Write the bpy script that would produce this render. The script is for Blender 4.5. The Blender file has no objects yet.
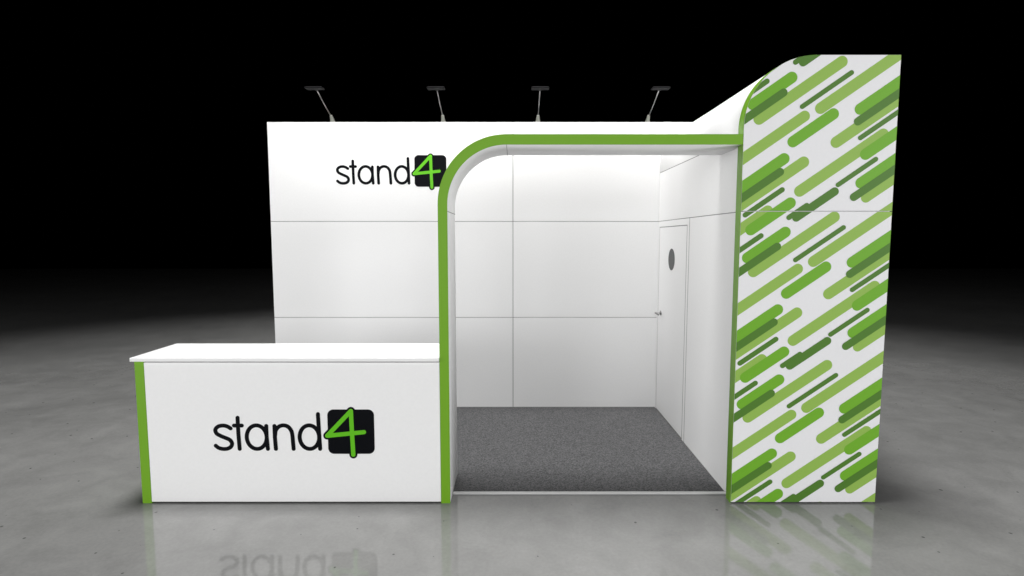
import bpy, bmesh, math, random
from math import sin, cos, pi, radians
from mathutils import Vector

# ------------------------------------------------------------------ camera, world, lights
scene = bpy.context.scene
C = scene.collection
cam_data = bpy.data.cameras.new('camera')
cam = bpy.data.objects.new('camera', cam_data)
C.objects.link(cam)
cam.location = (0.0541, -3.6824, 1.8092)
cam.rotation_euler = (radians(90 - 5.0656), 0, radians(-0.0291))
cam_data.sensor_width = 36
cam_data.lens = 557.878 / 1024 * 36
cam_data.shift_x = -3.373 / 1024
cam_data.clip_start = 0.05
cam_data.clip_end = 400
scene.camera = cam
scene.view_settings.view_transform = 'Standard'
scene.view_settings.look = 'None'
scene.view_settings.exposure = 0
scene.view_settings.gamma = 1
scene.render.resolution_x = 1024
scene.render.resolution_y = 576
world = bpy.data.worlds.new('World')
scene.world = world
world.use_nodes = True
world.node_tree.nodes['Background'].inputs[0].default_value = (0, 0, 0, 1)
world.node_tree.nodes['Background'].inputs[1].default_value = 0.0


def lamp(name, kind, loc, target, energy, **kw):
    d = bpy.data.lights.new(name, kind)
    d.energy = energy
    for k, v in kw.items():
        setattr(d, k, v)
    o = bpy.data.objects.new(name, d)
    o.location = loc
    o.rotation_euler = (Vector(target) - Vector(loc)).to_track_quat('-Z', 'Y').to_euler()
    C.objects.link(o)
    return o


# one big hall flood throws the round pool of light on the floor, unseen fill lamps are added to brighten the stand
lamp('hall_flood', 'SPOT', (-0.5, 1.2, 20.0), (-0.5, 1.0, 0), 18400, spot_size=radians(50.5), spot_blend=0.16,
     shadow_soft_size=2.4, color=(1.0, 0.995, 0.985))
lamp('far_floor_fill', 'POINT', (0, 4.0, 24.0), (0, 0, 0), 1300, shadow_soft_size=1.0)  # unseen lamp added to lift the far floor faintly
lamp('front_fill', 'AREA', (0.0, -16.0, 3.2), (0.0, 1.0, 1.6), 620, shape='RECTANGLE', size=9.0, size_y=4.0)
lamp('left_fill', 'AREA', (-10.0, -14, 2.6), (1.5, 1.2, 1.5), 450, shape='RECTANGLE', size=6.0, size_y=4.0)
lamp('right_fill', 'AREA', (12.0, -11.0, 4.2), (1.0, 1.0, 1.5), 1080, shape='RECTANGLE', size=6.0, size_y=4.0)
lamp('side_fill', 'AREA', (-12.5, -6.5, 2.6), (1.5, 1.2, 1.5), 500, shape='RECTANGLE', size=5.0, size_y=4.0)  # added to brighten the inner side wall
lamp('overhead_fill', 'AREA', (0.0, 0.3, 7.5), (0.0, 0.3001, 0), 55, shape='RECTANGLE', size=6.0, size_y=4.0)

# ------------------------------------------------------------------ helpers
LAMP_W = 13.5


def tag(o, label=None, cat=None, group=None, kind=None):
    if label: o['label'] = label
    if cat: o['category'] = cat
    if group: o['group'] = group
    if kind: o['kind'] = kind
    return o


def empty(name, loc, label, cat, group=None):
    o = bpy.data.objects.new(name, None)
    o.location = loc
    o.empty_display_size = 0.1
    C.objects.link(o)
    return tag(o, label, cat, group)


def link(name, bm, mats, parent=None, smooth=False):
    me = bpy.data.meshes.new(name)
    bm.normal_update()
    bm.to_mesh(me)
    bm.free()
    for m in (mats if isinstance(mats, (list, tuple)) else [mats]):
        me.materials.append(m)
    if smooth:
        for p in me.polygons: p.use_smooth = True
    o = bpy.data.objects.new(name, me)
    C.objects.link(o)
    if parent:
        o.parent = parent
        # geometry is written in world coordinates: take the parents' offsets off again
        off = Vector((0, 0, 0)); p = parent
        while p:
            off += p.location; p = p.parent
        for v in me.vertices: v.co -= off
    return o


def box(bm, x0, x1, y0, y1, z0, z1, bev=0.0, seg=2, mi=0):
    g = bmesh.ops.create_cube(bm, size=1.0)
    for v in g['verts']:
        v.co = Vector(((x0 + x1) / 2 + v.co.x * (x1 - x0), (y0 + y1) / 2 + v.co.y * (y1 - y0),
                       (z0 + z1) / 2 + v.co.z * (z1 - z0)))
    fs = set(f for v in g['verts'] for f in v.link_faces)
    for f in fs: f.material_index = mi
    if bev:
        es = list(set(e for f in fs for e in f.edges))
        r = bmesh.ops.bevel(bm, geom=es, offset=bev, segments=seg, affect='EDGES', profile=0.5)
        for f in r['faces']: f.material_index = mi


def tube(bm, pts, r0, r1=None, n=14, mi=0):
    """tapered round bar through pts"""
    pts = [Vector(p) for p in pts]
    r1 = r0 if r1 is None else r1
    rings = []
    for i, p in enumerate(pts):
        d = (pts[min(i + 1, len(pts) - 1)] - pts[max(i - 1, 0)]).normalized()
        a = d.cross(Vector((1, 0, 0)))
        if a.length < 0.1: a = d.cross(Vector((0, 1, 0)))
        a.normalize(); b = d.cross(a)
        r = r0 + (r1 - r0) * i / (len(pts) - 1)
        rings.append([bm.verts.new(p + (a * cos(2 * pi * k / n) + b * sin(2 * pi * k / n)) * r) for k in range(n)])
    for A, B in zip(rings, rings[1:]):
        for k in range(n):
            f = bm.faces.new((A[k], A[(k + 1) % n], B[(k + 1) % n], B[k])); f.material_index = mi
    for R in (rings[0][::-1], rings[-1]):
        f = bm.faces.new(R); f.material_index = mi


def prism(bm, pts, y0, y1, mi=0):
    """closed outline in x-z pushed from y0 to y1"""
    a = [bm.verts.new((x, y0, z)) for x, z in pts]
    b = [bm.verts.new((x, y1, z)) for x, z in pts]
    n = len(pts)
    fs = [bm.faces.new(a), bm.faces.new(b[::-1])]
    for i in range(n):
        fs.append(bm.faces.new((a[i], b[i], b[(i + 1) % n], a[(i + 1) % n])))
    for f in fs: f.material_index = mi
    return fs


def arc(cx, cz, r, a0, a1, n):
    return [(cx + r * cos(a0 + (a1 - a0) * i / n), cz + r * sin(a0 + (a1 - a0) * i / n)) for i in range(n + 1)]


# ------------------------------------------------------------------ materials
def lin(r, g, b):
    f = lambda c: (c / 255 / 12.92) if c / 255 <= 0.04045 else ((c / 255 + 0.055) / 1.055) ** 2.4
    return (f(r), f(g), f(b), 1)


def mat(name, col, rough=0.5, bump=0.0, scale=60, metal=0.0, var=0.0, spec=0.5):
    m = bpy.data.materials.new(name)
    m.use_nodes = True
    nt = m.node_tree
    b = nt.nodes['Principled BSDF']
    b.inputs['Base Color'].default_value = col
    b.inputs['Roughness'].default_value = rough
    b.inputs['Metallic'].default_value = metal
    b.inputs['Specular IOR Level'].default_value = spec
    tc = nt.nodes.new('ShaderNodeTexCoord')
    nz = nt.nodes.new('ShaderNodeTexNoise')
    nz.inputs['Scale'].default_value = scale
    nz.inputs['Detail'].default_value = 4
    nt.links.new(tc.outputs['Object'], nz.inputs['Vector'])
    if bump:
        bp = nt.nodes.new('ShaderNodeBump')
        bp.inputs['Strength'].default_value = bump
        bp.inputs['Distance'].default_value = 0.002
        nt.links.new(nz.outputs['Fac'], bp.inputs['Height'])
        nt.links.new(bp.outputs['Normal'], b.inputs['Normal'])
    if var:
        mr = nt.nodes.new('ShaderNodeMapRange')
        mr.inputs['From Min'].default_value = 0.3
        mr.inputs['From Max'].default_value = 0.7
        mr.inputs['To Min'].default_value = 1 - var
        mr.inputs['To Max'].default_value = 1 + var
        nt.links.new(nz.outputs['Fac'], mr.inputs['Value'])
        vm = nt.nodes.new('ShaderNodeVectorMath'); vm.operation = 'SCALE'
        vm.inputs[0].default_value = col[:3]
        nt.links.new(mr.outputs['Result'], vm.inputs['Scale'])
        nt.links.new(vm.outputs['Vector'], b.inputs['Base Color'])
    return m


WHITE = mat('white_laminate', (0.85, 0.85, 0.85, 1), 0.5, 0.12, 55, var=0.012, spec=0.25)
PRINT_WHITE = mat('white_print_ground', (0.79, 0.79, 0.805, 1), 0.5, 0.1, 55, var=0.01, spec=0.25)
GREEN = mat('green_edging', (0.155, 0.36, 0.012, 1), 0.45, 0.06, 70, spec=0.3)
PG = {'L': mat('pale_green_ink', (0.275, 0.46, 0.082, 1), 0.5, var=0.01, spec=0.25),
      'B': mat('bright_green_ink', (0.155, 0.40, 0.022, 1), 0.5, var=0.01, spec=0.25),
      'D': mat('deep_green_ink', (0.075, 0.19, 0.022, 1), 0.5, var=0.01, spec=0.25)}
BLACK = mat('black_vinyl', (0.0035, 0.004, 0.0055, 1), 0.35, spec=0.05)
LIME = mat('lime_vinyl', (0.11, 0.48, 0.006, 1), 0.4, spec=0.3)
SEAM = mat('grey_seam', (0.2, 0.2, 0.2, 1), 0.7)
SEAM_SHADE = mat('dark_seam_shade', (0.09, 0.09, 0.09, 1), 0.7)
METAL = mat('brushed_aluminium', (0.24, 0.24, 0.24, 1), 0.38, 0.1, 200, metal=1.0)
STRIP = mat('white_edge_strip', (0.5, 0.5, 0.5, 1), 0.4)
CLAMP = mat('grey_clamp', (0.15, 0.155, 0.135, 1), 0.55)
HOUSING_SHADE = mat('dark_housing_and_contact_shade', (0.012, 0.012, 0.013, 1), 0.6, spec=0.08)  # lamp housings, and the painted contact shade under tower and counter
TOPMAT = mat('white_worktop', (0.84, 0.84, 0.84, 1), 0.28, spec=0.4)
GLASS = mat('dark_porthole_glass', (0.045, 0.048, 0.048, 1), 0.3, spec=0.15)


def floor_material():
    m = bpy.data.materials.new('polished_concrete'); m.use_nodes = True
    nt = m.node_tree; b = nt.nodes['Principled BSDF']; L = nt.links.new
    tc = nt.nodes.new('ShaderNodeTexCoord')

    def noise(scale, detail, rough=0.55, dist=0.0):
        n = nt.nodes.new('ShaderNodeTexNoise')
        n.inputs['Scale'].default_value = scale; n.inputs['Detail'].default_value = detail
        n.inputs['Roughness'].default_value = rough; n.inputs['Distortion'].default_value = dist
        L(tc.outputs['Object'], n.inputs['Vector']); return n

    def rng(src, a, bb, c, d):
        r = nt.nodes.new('ShaderNodeMapRange')
        for k, v in (('From Min', a), ('From Max', bb), ('To Min', c), ('To Max', d)): r.inputs[k].default_value = v
        L(src, r.inputs['Value']); return r.outputs['Result']

    def mul(a, bb):
        x = nt.nodes.new('ShaderNodeMath'); x.operation = 'MULTIPLY'; L(a, x.inputs[0]); L(bb, x.inputs[1]); return x.outputs[0]
    big = rng(noise(0.55, 6, 0.6, 0.8).outputs['Fac'], 0.3, 0.7, 0.87, 1.10)
    mid = rng(noise(3.2, 8, 0.62, 0.5).outputs['Fac'], 0.3, 0.7, 0.87, 1.10)
    fine = rng(noise(45, 5, 0.6).outputs['Fac'], 0.3, 0.7, 0.94, 1.06)
    # sparse dark pits
    vo = nt.nodes.new('ShaderNodeTexVoronoi'); vo.voronoi_dimensions = '2D'; vo.inputs['Scale'].default_value = 3.6
    vo.inputs['Randomness'].default_value = 1.0
    wn = noise(9, 3)
    mx = nt.nodes.new('ShaderNodeMix'); mx.data_type = 'VECTOR'; mx.inputs[0].default_value = 0.03
    L(tc.outputs['Object'], mx.inputs[4]); L(wn.outputs['Color'], mx.inputs[5]); L(mx.outputs[1], vo.inputs['Vector'])
    sep = nt.nodes.new('ShaderNodeSeparateColor'); L(vo.outputs['Color'], sep.inputs[0])
    size = rng(sep.outputs[0], 0.45, 1.0, 0.0, 0.032)
    df = nt.nodes.new('ShaderNodeMath'); df.operation = 'SUBTRACT'; L(vo.outputs['Distance'], df.inputs[0]); L(size, df.inputs[1])
    pit = rng(df.outputs[0], -0.004, 0.010, 0.38, 1.0)
    k = mul(mul(big, mid), mul(fine, pit))
    vm = nt.nodes.new('ShaderNodeVectorMath'); vm.operation = 'SCALE'; vm.inputs[0].default_value = (0.198, 0.198, 0.194)
    L(k, vm.inputs['Scale']); L(vm.outputs['Vector'], b.inputs['Base Color'])
    L(rng(noise(1.7, 7, 0.6, 0.4).outputs['Fac'], 0.3, 0.7, 0.04, 0.085), b.inputs['Roughness'])
    b.inputs['Specular IOR Level'].default_value = 0.55
    bp = nt.nodes.new('ShaderNodeBump'); bp.inputs['Strength'].default_value = 0.05; bp.inputs['Distance'].default_value = 0.004
    L(noise(14, 6).outputs['Fac'], bp.inputs['Height']); L(bp.outputs['Normal'], b.inputs['Normal'])
    return m


def carpet_material():
    m = bpy.data.materials.new('grey_needlefelt'); m.use_nodes = True
    nt = m.node_tree; b = nt.nodes['Principled BSDF']; L = nt.links.new
    tc = nt.nodes.new('ShaderNodeTexCoord')
    n = nt.nodes.new('ShaderNodeTexNoise'); n.inputs['Scale'].default_value = 85; n.inputs['Detail'].default_value = 5
    n.inputs['Roughness'].default_value = 0.75
    n2 = nt.nodes.new('ShaderNodeTexNoise'); n2.inputs['Scale'].default_value = 16; n2.inputs['Detail'].default_value = 5
    for q in (n, n2): L(tc.outputs['Object'], q.inputs['Vector'])
    ad = nt.nodes.new('ShaderNodeMath'); ad.operation = 'MULTIPLY_ADD'; L(n2.outputs['Fac'], ad.inputs[0]); ad.inputs[1].default_value = 0.08
    L(n.outputs['Fac'], ad.inputs[2])
    cr = nt.nodes.new('ShaderNodeValToRGB')
    cr.color_ramp.elements[0].position = 0.43; cr.color_ramp.elements[0].color = (0.036, 0.036, 0.038, 1)
    cr.color_ramp.elements[1].position = 0.66; cr.color_ramp.elements[1].color = (0.112, 0.112, 0.114, 1)
    L(ad.outputs[0], cr.inputs[0]); L(cr.outputs[0], b.inputs['Base Color'])
    b.inputs['Roughness'].default_value = 0.95; b.inputs['Specular IOR Level'].default_value = 0.15
    bp = nt.nodes.new('ShaderNodeBump'); bp.inputs['Strength'].default_value = 0.6; bp.inputs['Distance'].default_value = 0.003
    L(n.outputs['Fac'], bp.inputs['Height']); L(bp.outputs['Normal'], b.inputs['Normal'])
    return m


# ------------------------------------------------------------------ setting
bm = bmesh.new()
v = [bm.verts.new(p) for p in ((-70, -14, 0), (70, -14, 0), (70, 30, 0), (-70, 30, 0))]
bm.faces.new(v)
tag(link('floor', bm, floor_material()), 'polished grey concrete hall floor around the stand', 'floor', kind='structure')

XL, XR = -2.50, 2.521
XC = 1.556                       # inner face of the side wall
YB = 2.189                       # face of the back wall
H = 3.003
Z1, Z2 = 0.9754, 1.9875

# ------------------------------------------------------------------ logo
def ribbon(pts, w, closed=False):
    """outline pieces for a round-ended stroke: list of convex polygons"""
    out = []
    n = 20
    P = [Vector(p) for p in pts]
    if closed: P = P + [P[0]]
    for a, b in zip(P, P[1:]):
        d = (b - a)
        if d.length < 1e-6: continue
        ang = math.atan2(d.y, d.x)
        poly = [(b.x + w * cos(ang - pi / 2 + pi * i / n), b.y + w * sin(ang - pi / 2 + pi * i / n)) for i in range(n + 1)]
        poly += [(a.x + w * cos(ang + pi / 2 + pi * i / n), a.y + w * sin(ang + pi / 2 + pi * i / n)) for i in range(n + 1)]
        out.append(poly)
    return out


def stroke_mesh(bm, pts, w, y, mp, thick, closed=False):
    """one continuous flat stroke with mitred sides and half-round ends, pushed out of the face"""
    P = [Vector(p) for p in pts]
    n = len(P)
    left, right = [], []
    for i in range(n):
        a = P[(i - 1) % n] if (closed or i) else P[i]
        b = P[(i + 1) % n] if (closed or i < n - 1) else P[i]
        d1 = (P[i] - a).normalized() if (P[i] - a).length else (b - P[i]).normalized()
        d2 = (b - P[i]).normalized() if (b - P[i]).length else d1
        t = (d1 + d2).normalized()
        nn = Vector((-t.y, t.x)); k = w / max(0.5, nn.dot(Vector((-d1.y, d1.x))))
        left.append(P[i] + nn * k); right.append(P[i] - nn * k)
    if closed:
        rings = (left, right)
        A = [[bm.verts.new(mp(q, y)) for q in r] for r in rings]
        B = [[bm.verts.new(mp(q, y + thick)) for q in r] for r in rings]
        for i in range(n):
            j = (i + 1) % n
            bm.faces.new((A[0][i], A[0][j], A[1][j], A[1][i]))
            bm.faces.new((A[0][i], B[0][i], B[0][j], A[0][j]))
            bm.faces.new((A[1][i], A[1][j], B[1][j], B[1][i]))
        return
    e = (P[-1] - P[-2]).normalized(); s = (P[1] - P[0]).normalized()
    m = 10
    ae = math.atan2(e.y, e.x); as_ = math.atan2(s.y, s.x)
    cap_e = [P[-1] + Vector((cos(ae + pi / 2 - pi * i / m), sin(ae + pi / 2 - pi * i / m))) * w for i in range(1, m)]
    cap_s = [P[0] + Vector((cos(as_ - pi / 2 - pi * i / m), sin(as_ - pi / 2 - pi * i / m))) * w for i in range(1, m)]
    A0 = [bm.verts.new(mp(q, y)) for q in left]; A1 = [bm.verts.new(mp(q, y)) for q in right]
    E = [bm.verts.new(mp(q, y)) for q in cap_e]; S = [bm.verts.new(mp(q, y)) for q in cap_s]
    for i in range(n - 1): bm.faces.new((A0[i], A0[i + 1], A1[i + 1], A1[i]))
    bm.faces.new([A0[-1]] + E + [A1[-1]])
    bm.faces.new([A1[0]] + S + [A0[0]])
    loop = A0 + E + A1[::-1] + S
    back = [bm.verts.new((v.co.x, v.co.y + thick, v.co.z)) for v in loop]
    for i in range(len(loop)):
        j = (i + 1) % len(loop)
        bm.faces.new((loop[i], back[i], back[j], loop[j]))


def curve_pts(ctrl, n=10):
    """Catmull-Rom through control points"""
    P = [Vector(c) for c in ctrl]
    P = [2 * P[0] - P[1]] + P + [2 * P[-1] - P[-2]]
    out = []
    for i in range(1, len(P) - 2):
        p0, p1, p2, p3 = P[i - 1:i + 3]
        for k in range(n):
            t = k / n
            out.append(0.5 * ((2 * p1) + (p2 - p0) * t + (2 * p0 - 5 * p1 + 4 * p2 - p3) * t * t + (3 * p1 - p0 - 3 * p2 + p3) * t ** 3))
    out.append(P[-2])
    return out


def logo(parent, xa, xb, zbase, yface, label):
    """the word in dark round-ended strokes, then the lime figure on a dark tile; drawn in units of
    1/823 of its width (x right, y down from the baseline at 285)"""
    s = (xb - xa) / 823.0
    mp = lambda q, y: (xa + (q[0] - 70) * s, y, zbase + (285 - q[1]) * s)
    # tile
    bm = bmesh.new()
    x0, x1, y0, y1, r = 655, 893, 69, 302, 30
    o = []
    for cx, cy, a in ((x1 - r, y1 - r, 0), (x0 + r, y1 - r, pi / 2), (x0 + r, y0 + r, pi), (x1 - r, y0 + r, 1.5 * pi)):
        o += [(cx + r * cos(a + pi / 2 * i / 8), cy + r * sin(a + pi / 2 * i / 8)) for i in range(9)]
    A = [bm.verts.new(mp(q, yface - 0.002)) for q in o]
    B = [bm.verts.new(mp(q, yface + 0.001)) for q in o]
    bm.faces.new(A)
    for i in range(len(o)):
        j = (i + 1) % len(o); bm.faces.new((A[i], B[i], B[j], A[j]))
    bmesh.ops.recalc_face_normals(bm, faces=bm.faces)
    tile = link('logo', bm, BLACK, parent)
    tile['label'] = label
    # lettering
    bm = bmesh.new()
    w = 10.2
    T = 0.003
    y = [yface - 0.0016]

    def st(pts, closed=False, ww=w):
        y[0] -= 0.00006
        stroke_mesh(bm, pts, ww, y[0], mp, T, closed)
    st(curve_pts([(158, 168), (140, 157), (119, 153), (95, 158), (80, 174), (85, 194), (105, 207), (130, 218), (152, 229),
                  (162, 247), (155, 265), (136, 275), (112, 276), (92, 270), (78, 259)], 8))
    st([(196, 112), (197, 200), (200, 276)])
    st([(176, 153), (216, 153)])
    st([(290 + 51 * cos(2 * pi * i / 48), 214 + 62 * sin(2 * pi * i / 48)) for i in range(48)], True)
    st([(341, 155), (341, 215), (345, 276)])
    st([(383, 155), (383, 215), (386, 276)])
    st(curve_pts([(384, 205), (389, 178), (405, 159), (428, 152), (452, 159), (468, 180), (473, 205), (475, 240), (477, 276)], 8))
    st([(560 + 50 * cos(2 * pi * i / 48), 214 + 62 * sin(2 * pi * i / 48)) for i in range(48)], True)
    st([(607, 93), (610, 190), (613, 276)])
    bmesh.ops.recalc_face_normals(bm, faces=bm.faces)
    link('lettering', bm, BLACK, tile)
    # figure: a wide dark outline stroke under a lime stroke
    fig = [(840, 187), (652, 206), (776, 76), (779, 190), (783, 306)]
    for nm, ww, dy, mt in (('numeral_outline', 20.5, 0.0026, BLACK), ('numeral', 11, 0.0036, LIME)):
        bm = bmesh.new()
        k = 0
        for seg in zip(fig, fig[1:]):
            k += 1
            if nm == 'numeral' or True:
                stroke_mesh(bm, list(seg), ww, yface - dy - 0.00008 * k, mp, 0.002)
        bmesh.ops.recalc_face_normals(bm, faces=bm.faces)
        link(nm, bm, mt, tile)
    return tile


# ------------------------------------------------------------------ back wall
bw = empty('back_wall', (0, YB, 0), 'tall white back wall made of large seamed panels, with a small round-ended word sign',
           'wall')
bm = bmesh.new()
box(bm, XL + 0.004, XR - 0.05, YB + 0.008, YB + 0.05, 0, H - 0.004)
link('backing_board', bm, SEAM, bw)
bm = bmesh.new()
box(bm, 0.032 - 0.0026, 0.032 + 0.0026, YB + 0.002, YB + 0.0078, 0.0, H - 0.001)  # dark strip standing in for the shade inside the upright seam
link('seam_shadow', bm, SEAM_SHADE, bw)
gx = 0.0028
for x0, x1 in ((XL, 0.032 - gx), (0.032 + gx, XR - 0.05)):
    for z0, z1 in ((0.0, Z1 - 0.0028), (Z1 + 0.0028, Z2 - 0.0028), (Z2 + 0.0028, H)):
        bm = bmesh.new()
        box(bm, x0, x1, YB, YB + 0.0075, z0, z1, 0.0012, 1)
        link('wall_panel', bm, WHITE, bw)
logo(bw, -1.8021, -0.6579, 2.3688, YB, 'black tile with a lime figure 4 and dark word, high on the wall')

# ------------------------------------------------------------------ side wall: straight panels, then curved over
sw = empty('side_wall', (XC, 1.1, 0), 'white side wall with a narrow door, curving over at its top towards the patterned tower',
           'wall')
Y0 = 0.086
TH = 0.03
DY0, DY1, DZ0, DZ1 = 1.222, 2.135, 0.012, 1.922
g = 0.003
JY = 1.150                        # upright seam beside the door
bm = bmesh.new(); box(bm, XC, XC + TH, Y0, JY - 0.007, 0, Z2 - g, 0.001, 1); link('wall_panel', bm, WHITE, sw)
bm = bmesh.new(); box(bm, XC, XC + TH, JY + 0.007, DY0 - 0.014, 0, Z2 - g, 0.001, 1)
box(bm, XC, XC + TH, DY0 - 0.014, YB - 0.002, DZ1 + 0.007, Z2 - g, 0.001, 1)
box(bm, XC, XC + TH, DY1 + 0.012, YB - 0.002, 0, DZ1 + 0.0065, 0.001, 1)
link('door_frame', bm, WHITE, sw)
bm = bmesh.new(); box(bm, XC, XC + TH, Y0, YB - 0.002, Z2 + g, 2.487 - g, 0.001, 1); link('wall_panel', bm, WHITE, sw)
bm = bmesh.new(); box(bm, XC + 0.0015, XC + 0.05, Y0 + 0.004, YB - 0.004, 0, 2.49)
link('backing_board', bm, SEAM, sw)
R = 0.432
zt = 2.984
cx, cz = XC + R, zt - R
out = [(XC, 2.487 + g)] + [(cx - R * cos(t), cz + R * sin(t)) for t in [pi / 2 * i / 28 for i in range(29)]] + [(XR, zt)]
inn = [(XR, zt - 0.02)] + [(cx - (R - 0.02) * cos(t), cz + (R - 0.02) * sin(t)) for t in [pi / 2 * i / 28 for i in range(28, -1, -1)]] + [(XC + 0.02, 2.487 + g)]
bm = bmesh.new()
fr = out; bk = inn[::-1]
VA = [[bm.verts.new((x, y, z)) for x, z in fr] for y in (Y0, YB - 0.002)]
VB = [[bm.verts.new((x, y, z)) for x, z in bk] for y in (Y0, YB - 0.002)]
for i in range(len(fr) - 1):
    f = bm.faces.new((VA[0][i], VA[0][i + 1], VA[1][i + 1], VA[1][i])); f.smooth = True
    f = bm.faces.new((VB[0][i + 1], VB[0][i], VB[1][i], VB[1][i + 1])); f.smooth = True
    for q in (0, 1): bm.faces.new((VA[q][i], VB[q][i], VB[q][i + 1], VA[q][i + 1]))
bmesh.ops.recalc_face_normals(bm, faces=bm.faces)
link('curved_roof', bm, WHITE, sw)
# door
bm = bmesh.new(); box(bm, XC + 0.0005, XC + 0.04, DY0, DY1, DZ0, DZ1, 0.002, 2)
door = link('door', bm, WHITE, sw)
bm = bmesh.new()
tube(bm, [(XC + 0.0055, 1.676, 1.609), (XC - 0.002, 1.676, 1.609)], 0.104, n=40); link('porthole', bm, GLASS, door, False)
bm = bmesh.new()
hy = 2.02; hz = 1.045
tube(bm, [(XC + 0.005, hy, hz), (XC - 0.006, hy, hz)], 0.025, n=24)
tube(bm, [(XC - 0.004, hy, hz), (XC - 0.050, hy, hz), (XC - 0.056, hy - 0.012, hz)], 0.009, n=12)
tube(bm, [(XC - 0.052, hy + 0.008, hz), (XC - 0.052, hy - 0.11, hz - 0.003)], 0.0095, 0.008, n=12)
link('handle', bm, METAL, door, True)

# ------------------------------------------------------------------ tower front with the printed stripes
gw = empty('graphic_tower', (2.03, 0, 0), 'tall white tower panel with a rounded top corner, covered in slanting green stripes',
           'tower')
TX0 = 1.5326
RT = 0.45
TZ = 2.978
ZJ = 1.987
YF = -0.002


def outline(z0, z1, inset=0.0):
    """convex outline of the panel between two heights"""
    pts = [(XR, z0), (XR, min(z1, TZ))]
    if z1 > TZ - RT:
        cxx, czz = TX0 + RT, TZ - RT
        pts += [(cxx + (RT - inset) * cos(pi / 2 + pi / 2 * i / 40), czz + (RT - inset) * sin(pi / 2 + pi / 2 * i / 40)) for i in range(41)]
    else:
        pts += [(TX0 + inset, z1)]
    pts += [(TX0 + inset, z0)]
    return pts


def clip(poly, hull):
    """clip polygon against convex outline (counter-clockwise)"""
    out = poly
    n = len(hull)
    for i in range(n):
        a, b = hull[i], hull[(i + 1) % n]
        ex, ey = b[0] - a[0], b[1] - a[1]
        if abs(ex) + abs(ey) < 1e-7: continue
        side = lambda p: ex * (p[1] - a[1]) - ey * (p[0] - a[0])
        res = []
        for j in range(len(out)):
            p, q = out[j], out[(j + 1) % len(out)]
            sp, sq = side(p), side(q)
            if sp >= 0: res.append(p)
            if (sp > 0 and sq < 0) or (sp < 0 and sq > 0):
                t = sp / (sp - sq)
                res.append((p[0] + (q[0] - p[0]) * t, p[1] + (q[1] - p[1]) * t))
        out = res
        if len(out) < 3: return []
    cl = []
    for p in out:
        if not cl or abs(p[0] - cl[-1][0]) + abs(p[1] - cl[-1][1]) > 1e-5: cl.append(p)
    if len(cl) > 1 and abs(cl[0][0] - cl[-1][0]) + abs(cl[0][1] - cl[-1][1]) < 1e-5: cl.pop()
    return cl if len(cl) > 2 else []


CAPS = [
    ('L',1.4744,2.3186,1.9208,2.5953,0.0336),
    ('L',1.473,1.9873,1.9278,2.3036,0.0349),
    ('L',1.4777,1.8492,1.7068,1.9899,0.0336),
    ('L',1.6294,1.5884,2.1433,1.9516,0.0349),
    ('L',2.022,1.6584,2.613,2.0561,0.0349),
    ('L',1.9107,2.117,2.4342,2.4811,0.0349),
    ('L',2.3449,2.0751,2.6633,2.2748,0.0312),
    ('L',2.1324,1.4436,2.6927,1.8107,0.0349),
    ('B',1.8546,2.4312,2.1037,2.6114,0.0349),
    ('B',1.4673,2.1524,1.7993,2.3249,0.0349),
    ('B',1.6036,1.862,1.8497,2.0446,0.0349),
    ('B',1.5844,1.6843,1.8285,1.8492,0.0349),
    ('B',2.3269,2.3538,2.645,2.5619,0.0349),
    ('B',2.3076,2.1701,2.6553,2.4001,0.0349),
    ('B',2.2776,1.6532,2.6854,1.9261,0.0349),
    ('D',1.4707,2.0535,1.7773,2.2407,0.0249),
    ('T',1.5613,1.9618,1.7949,2.1271,0.0162),
    ('T',1.4826,1.7076,1.6695,1.8274,0.0162),
    ('D',1.4872,1.5715,1.7782,1.7566,0.0249),
    ('T',1.9023,1.6688,2.2087,1.8813,0.0150),
    ('T',2.1585,2.1575,2.3949,2.3225,0.0150),
    ('D',1.8965,1.9452,2.1376,2.1157,0.0262),
    ('T',1.8476,1.9452,1.9597,2.0256,0.0162),
    ('D',2.2651,2.0789,2.6587,2.3463,0.0249),
    ('D',2.2661,1.5754,2.6899,1.8556,0.0249),
    ('T',2.2873,1.4711,2.6972,1.7398,0.0150),
]
TILT = math.atan(0.695)
PER = 0.9865


def capsule(k, x0, z0, x1, z1, r):
    dx, dz = cos(TILT), sin(TILT)
    if x0 < TX0: L = (x1 - x0) / dx + 0.15; p1 = (x1, z1); p0 = (x1 - dx * L, z1 - dz * L)
    elif x1 > XR: L = (x1 - x0) / dx; p0 = (x0, z0); p1 = (x0 + dx * L, z0 + dz * L)
    else:
        L = math.hypot(x1 - x0, z1 - z0) / 2; mx, mz = (x0 + x1) / 2, (z0 + z1) / 2
        p0 = (mx - dx * L, mz - dz * L); p1 = (mx + dx * L, mz + dz * L)
    r *= 1.04
    pts = []
    # slightly squared round ends, as printed
    for i in range(17):
        a = TILT - pi / 2 + pi * i / 16; pts.append((p1[0] + r * cos(a), p1[1] + r * sin(a)))
    for i in range(17):
        a = TILT + pi / 2 + pi * i / 16; pts.append((p0[0] + r * cos(a), p0[1] + r * sin(a)))
    return pts


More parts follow.
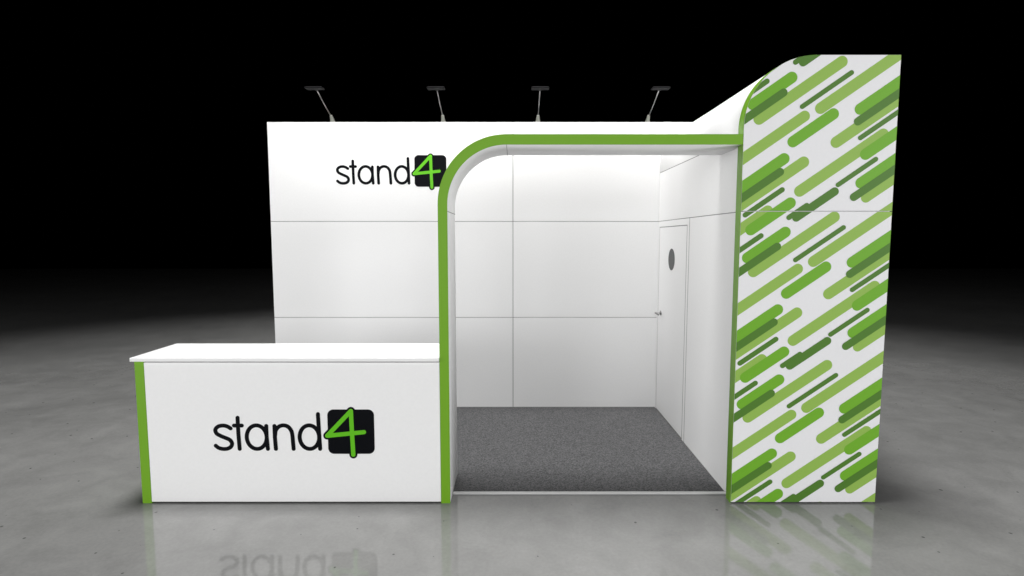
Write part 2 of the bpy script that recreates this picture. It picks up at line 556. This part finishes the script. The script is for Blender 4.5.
for z0, z1, lab in ((0.010, ZJ - 0.0025, None), (ZJ + 0.0025, TZ, None)):
    bm = bmesh.new()
    prism(bm, outline(z0, z1), YF, 0.020)
    bmesh.ops.recalc_face_normals(bm, faces=bm.faces)
    brd = link('printed_panel', bm, PRINT_WHITE, gw)
    hull = outline(z0 + 0.0005, z1 - 0.0005, 0.0005)
    bm = bmesh.new()
    for t in range(-2, 2):
        for i, (k, a, b, c, d, r) in enumerate(CAPS):
            poly = clip(capsule(k, a, b + t * PER, c, d + t * PER, r), hull)
            if len(poly) < 3: continue
            y = YF - 0.0003 - 0.00008 * i
            f = bm.faces.new([bm.verts.new((x, y, z)) for x, z in poly])
            f.material_index = 'LBD'.index('D' if k == 'T' else k)
    bmesh.ops.recalc_face_normals(bm, faces=bm.faces)
    for f in bm.faces:
        f.normal_update()
        if f.normal.y > 0: f.normal_flip()
    link('printed_stripes', bm, [PG['L'], PG['B'], PG['D']], brd)
# green edging on the side of the front, running round the curve
pr = [(TX0 - 0.0015, 0.0)] + [(TX0 + RT - (RT + 0.0015) * cos(pi / 2 * i / 40), TZ - RT + (RT + 0.0015) * sin(pi / 2 * i / 40)) for i in range(41)]
pi_ = [(TX0 + 0.02, 0.0)] + [(TX0 + RT - (RT - 0.02) * cos(pi / 2 * i / 40), TZ - RT + (RT - 0.02) * sin(pi / 2 * i / 40)) for i in range(41)]
bm = bmesh.new()
ya, yb = YF + 0.0003, 0.0835
VA = [[bm.verts.new((x, y, z)) for x, z in pr] for y in (ya, yb)]
VB = [[bm.verts.new((x, y, z)) for x, z in pi_] for y in (ya + 0.024, yb)]
for i in range(len(pr) - 1):
    f = bm.faces.new((VA[0][i], VA[0][i + 1], VA[1][i + 1], VA[1][i])); f.smooth = True
    f = bm.faces.new((VB[0][i + 1], VB[0][i], VB[1][i], VB[1][i + 1])); f.smooth = True
    bm.faces.new((VA[1][i], VB[1][i], VB[1][i + 1], VA[1][i + 1]))
bmesh.ops.recalc_face_normals(bm, faces=bm.faces)
link('green_edging', bm, GREEN, gw)
bm = bmesh.new(); box(bm, TX0 + 0.03, XR - 0.003, 0.021, 0.05, 0.012, ZJ + 0.4)
box(bm, XR - 0.03, XR - 0.001, 0.0205, YB + 0.05, 0.0, TZ - 0.02)
link('carcass', bm, WHITE, gw)
bm = bmesh.new(); box(bm, TX0 + 0.03, XR - 0.034, 0.022, 0.06, 0.0, 0.0115)  # dark strip added as the contact shadow line under the tower
link('contact_shade', bm, HOUSING_SHADE, gw)

# ------------------------------------------------------------------ portal arch
pa = empty('portal_arch', (0.54, 0.24, 0), 'white walk-through portal with a rounded left shoulder and green front edge', 'portal')
AX, AI = -0.4526, -0.3899
AZ, AZI = 2.4824, 2.416
AD = 0.477
RO = 0.45
RI = RO - (AI - AX)
XE = 1.5545


def arch_outline(x_out, x_in, z_out, z_in, ro, ri, xe):
    o = [(x_out, 0.0)] + [(x_out + ro - ro * cos(pi / 2 * i / 32), z_out - ro + ro * sin(pi / 2 * i / 32)) for i in range(33)] + [(xe, z_out)]
    n = [(x_in, 0.0)] + [(x_in + ri - ri * cos(pi / 2 * i / 32), z_in - ri + ri * sin(pi / 2 * i / 32)) for i in range(33)] + [(xe, z_in)]
    return o, n


def arch_solid(bm, o, n, y0, y1, sm=True):
    A = [[bm.verts.new((x, y, z)) for x, z in o] for y in (y0, y1)]
    B = [[bm.verts.new((x, y, z)) for x, z in n] for y in (y0, y1)]
    for i in range(len(o) - 1):
        f = bm.faces.new((A[0][i], A[1][i], A[1][i + 1], A[0][i + 1])); f.smooth = sm
        f = bm.faces.new((B[0][i], B[0][i + 1], B[1][i + 1], B[1][i])); f.smooth = sm
        bm.faces.new((A[0][i], A[0][i + 1], B[0][i + 1], B[0][i]))
        bm.faces.new((A[1][i], B[1][i], B[1][i + 1], A[1][i + 1]))
    for i in (0, -1): bm.faces.new((A[0][i], B[0][i], B[1][i], A[1][i]))
    bmesh.ops.recalc_face_normals(bm, faces=bm.faces)


o, n = arch_outline(AX, AI, AZ, AZI, RO, RI, 1.5345)
bm = bmesh.new(); arch_solid(bm, o, n, 0.0, 0.006, False)
link('green_fascia', bm, GREEN, pa)
o, n = arch_outline(AX + 0.001, AI - 0.001, AZ - 0.001, AZI + 0.001, RO, RI, XE)
bm = bmesh.new()
arch_solid(bm, o, n, 0.0062, AD)
link('arch_frame', bm, WHITE, pa)
# thin seam across the inner lining where the straight post meets the bent part
bm = bmesh.new(); box(bm, AI - 0.0006, AI + 0.0008, 0.008, AD - 0.002, 1.985, 1.989)
link('lining_seam', bm, SEAM, pa)
bm = bmesh.new(); box(bm, -0.0005 + AI + RI, AI + RI + 0.0025, 0.008, AD - 0.002, AZI - 0.0002, AZI + 0.003)
link('lining_seam', bm, SEAM, pa)

# ------------------------------------------------------------------ reception counter
rc = empty('reception_counter', (-1.48, 0.25, 0), 'low white reception counter with a large dark and lime word sign and green corner post',
           'counter')
CZ = 0.9905
bm = bmesh.new(); box(bm, -2.4382, AX - 0.0015, 0.002, 0.485, 0.010, CZ - 0.010, 0.0015, 1)
link('counter_body', bm, WHITE, rc)
bm = bmesh.new(); box(bm, -2.430, AX - 0.004, 0.020, 0.47, 0.0, 0.0095)  # dark slab put in for the shadow line along the counter foot
link('contact_shade', bm, HOUSING_SHADE, rc)
bm = bmesh.new(); box(bm, XL, -2.4385, 0.0, 0.487, 0.0, CZ - 0.002, 0.001, 1)
link('green_corner_post', bm, GREEN, rc)
bm = bmesh.new(); box(bm, -2.517, AX - 0.001, -0.02, 0.502, CZ, 1.0165, 0.004, 3)
link('worktop', bm, TOPMAT, rc)
logo(rc, -1.9912, -0.9006, 0.3722, 0.002, 'large black tile with a lime figure 4 and dark word on the counter front')

# ------------------------------------------------------------------ carpet
cp = empty('carpet', (0.6, 1.2, 0), 'dark grey needle-felt carpet inside the stand, with a thin white front edge strip', 'carpet')
bm = bmesh.new()
pts = [(AI + 0.001, 0.16), (XC - 0.001, 0.16), (XC - 0.001, YB - 0.001), (XL + 0.03, YB - 0.001), (XL + 0.03, 0.515), (AI + 0.001, 0.515)]
A = [bm.verts.new((x, y, 0.0045)) for x, y in pts]
B = [bm.verts.new((x, y, 0.001)) for x, y in pts]
bm.faces.new(A)
for i in range(6):
    j = (i + 1) % 6; bm.faces.new((A[i], B[i], B[j], A[j]))
bmesh.ops.recalc_face_normals(bm, faces=bm.faces)
link('carpet_pile', bm, carpet_material(), cp)
bm = bmesh.new(); box(bm, AI + 0.001, XC - 0.001, 0.126, 0.1585, 0.001, 0.011, 0.003, 2)
link('edge_strip', bm, STRIP, cp)

# ------------------------------------------------------------------ arm spotlights on the back wall
def make_light(label):
    r = empty('arm_spotlight', (0, YB + 0.02, H), label, 'spotlight', 'arm spotlights along the top of the back wall')
    X, Y, Z = 0, YB + 0.02, H
    bm = bmesh.new()
    tube(bm, [(X, Y + 0.012, Z - 0.002), (X, Y, Z + 0.02), (X, Y - 0.045, Z + 0.062)], 0.029, 0.013, n=16)
    box(bm, X - 0.022, X + 0.022, Y - 0.016, Y + 0.035, Z, Z + 0.012, 0.003, 2)
    link('clamp', bm, CLAMP, r, False)
    bm = bmesh.new(); tube(bm, [(X, Y - 0.04, Z + 0.055), (X, 1.95, Z + 0.135), (X, 1.765, H + 0.214)], 0.0052, n=12)
    link('arm', bm, METAL, r, True)
    bm = bmesh.new()
    # shallow flood head: a wedge-shaped housing, wider at the front lip
    o_ = [(-0.087, -0.02), (-0.075, 0.055), (0.075, 0.055), (0.087, -0.02)]
    hz0, hz1 = H + 0.205, H + 0.220
    for (a_, b_) in ((1.75, 1.82),):
        box(bm, X - 0.083, X + 0.083, 1.668, 1.748, hz0, hz1, 0.005, 3)
        box(bm, X - 0.07, X + 0.07, 1.680, 1.736, hz1 - 0.002, hz1 + 0.004, 0.002, 2)
        for k in range(-5, 6): box(bm, X + k * 0.013 - 0.0018, X + k * 0.013 + 0.0018, 1.684, 1.732, hz1 + 0.003, hz1 + 0.007)
    box(bm, X - 0.014, X + 0.014, 1.744, 1.775, hz0 + 0.001, hz0 + 0.014, 0.003, 2)
    head = link('lamp_head', bm, HOUSING_SHADE, r)
    d = bpy.data.lights.new('spot_beam', 'SPOT')
    d.energy = LAMP_W; d.spot_size = radians(178); d.spot_blend = 0.2; d.shadow_soft_size = 0.05
    d.color = (1.0, 0.985, 0.955)
    lo = bpy.data.objects.new('lamp_light', d); C.objects.link(lo)
    lo.parent = head
    lo.location = Vector((0, 1.72, hz0 - 0.055)) - Vector(r.location)
    lo.rotation_euler = (Vector((0, YB, 2.0)) - Vector((0, 1.72, hz0 - 0.055))).to_track_quat('-Z', 'Y').to_euler()
    return r


labels = ['arm spotlight at the left end of the back wall top, above the word sign',
          'arm spotlight second from the left, above the bend of the portal',
          'arm spotlight third from the left, above the middle of the portal',
          'arm spotlight nearest the striped tower, at the right end of the row']
first = make_light(labels[0])
for i, x in enumerate((-1.831, -0.688, 0.29, 1.423)):
    if i == 0:
        root = first
    else:
        root = first.copy(); C.objects.link(root)
        root['label'] = labels[i]
        for ch in list(first.children):
            c = ch.copy(); C.objects.link(c); c.parent = root
            for gch in ch.children:
                q = gch.copy(); C.objects.link(q); q.parent = c
    root.location.x = x
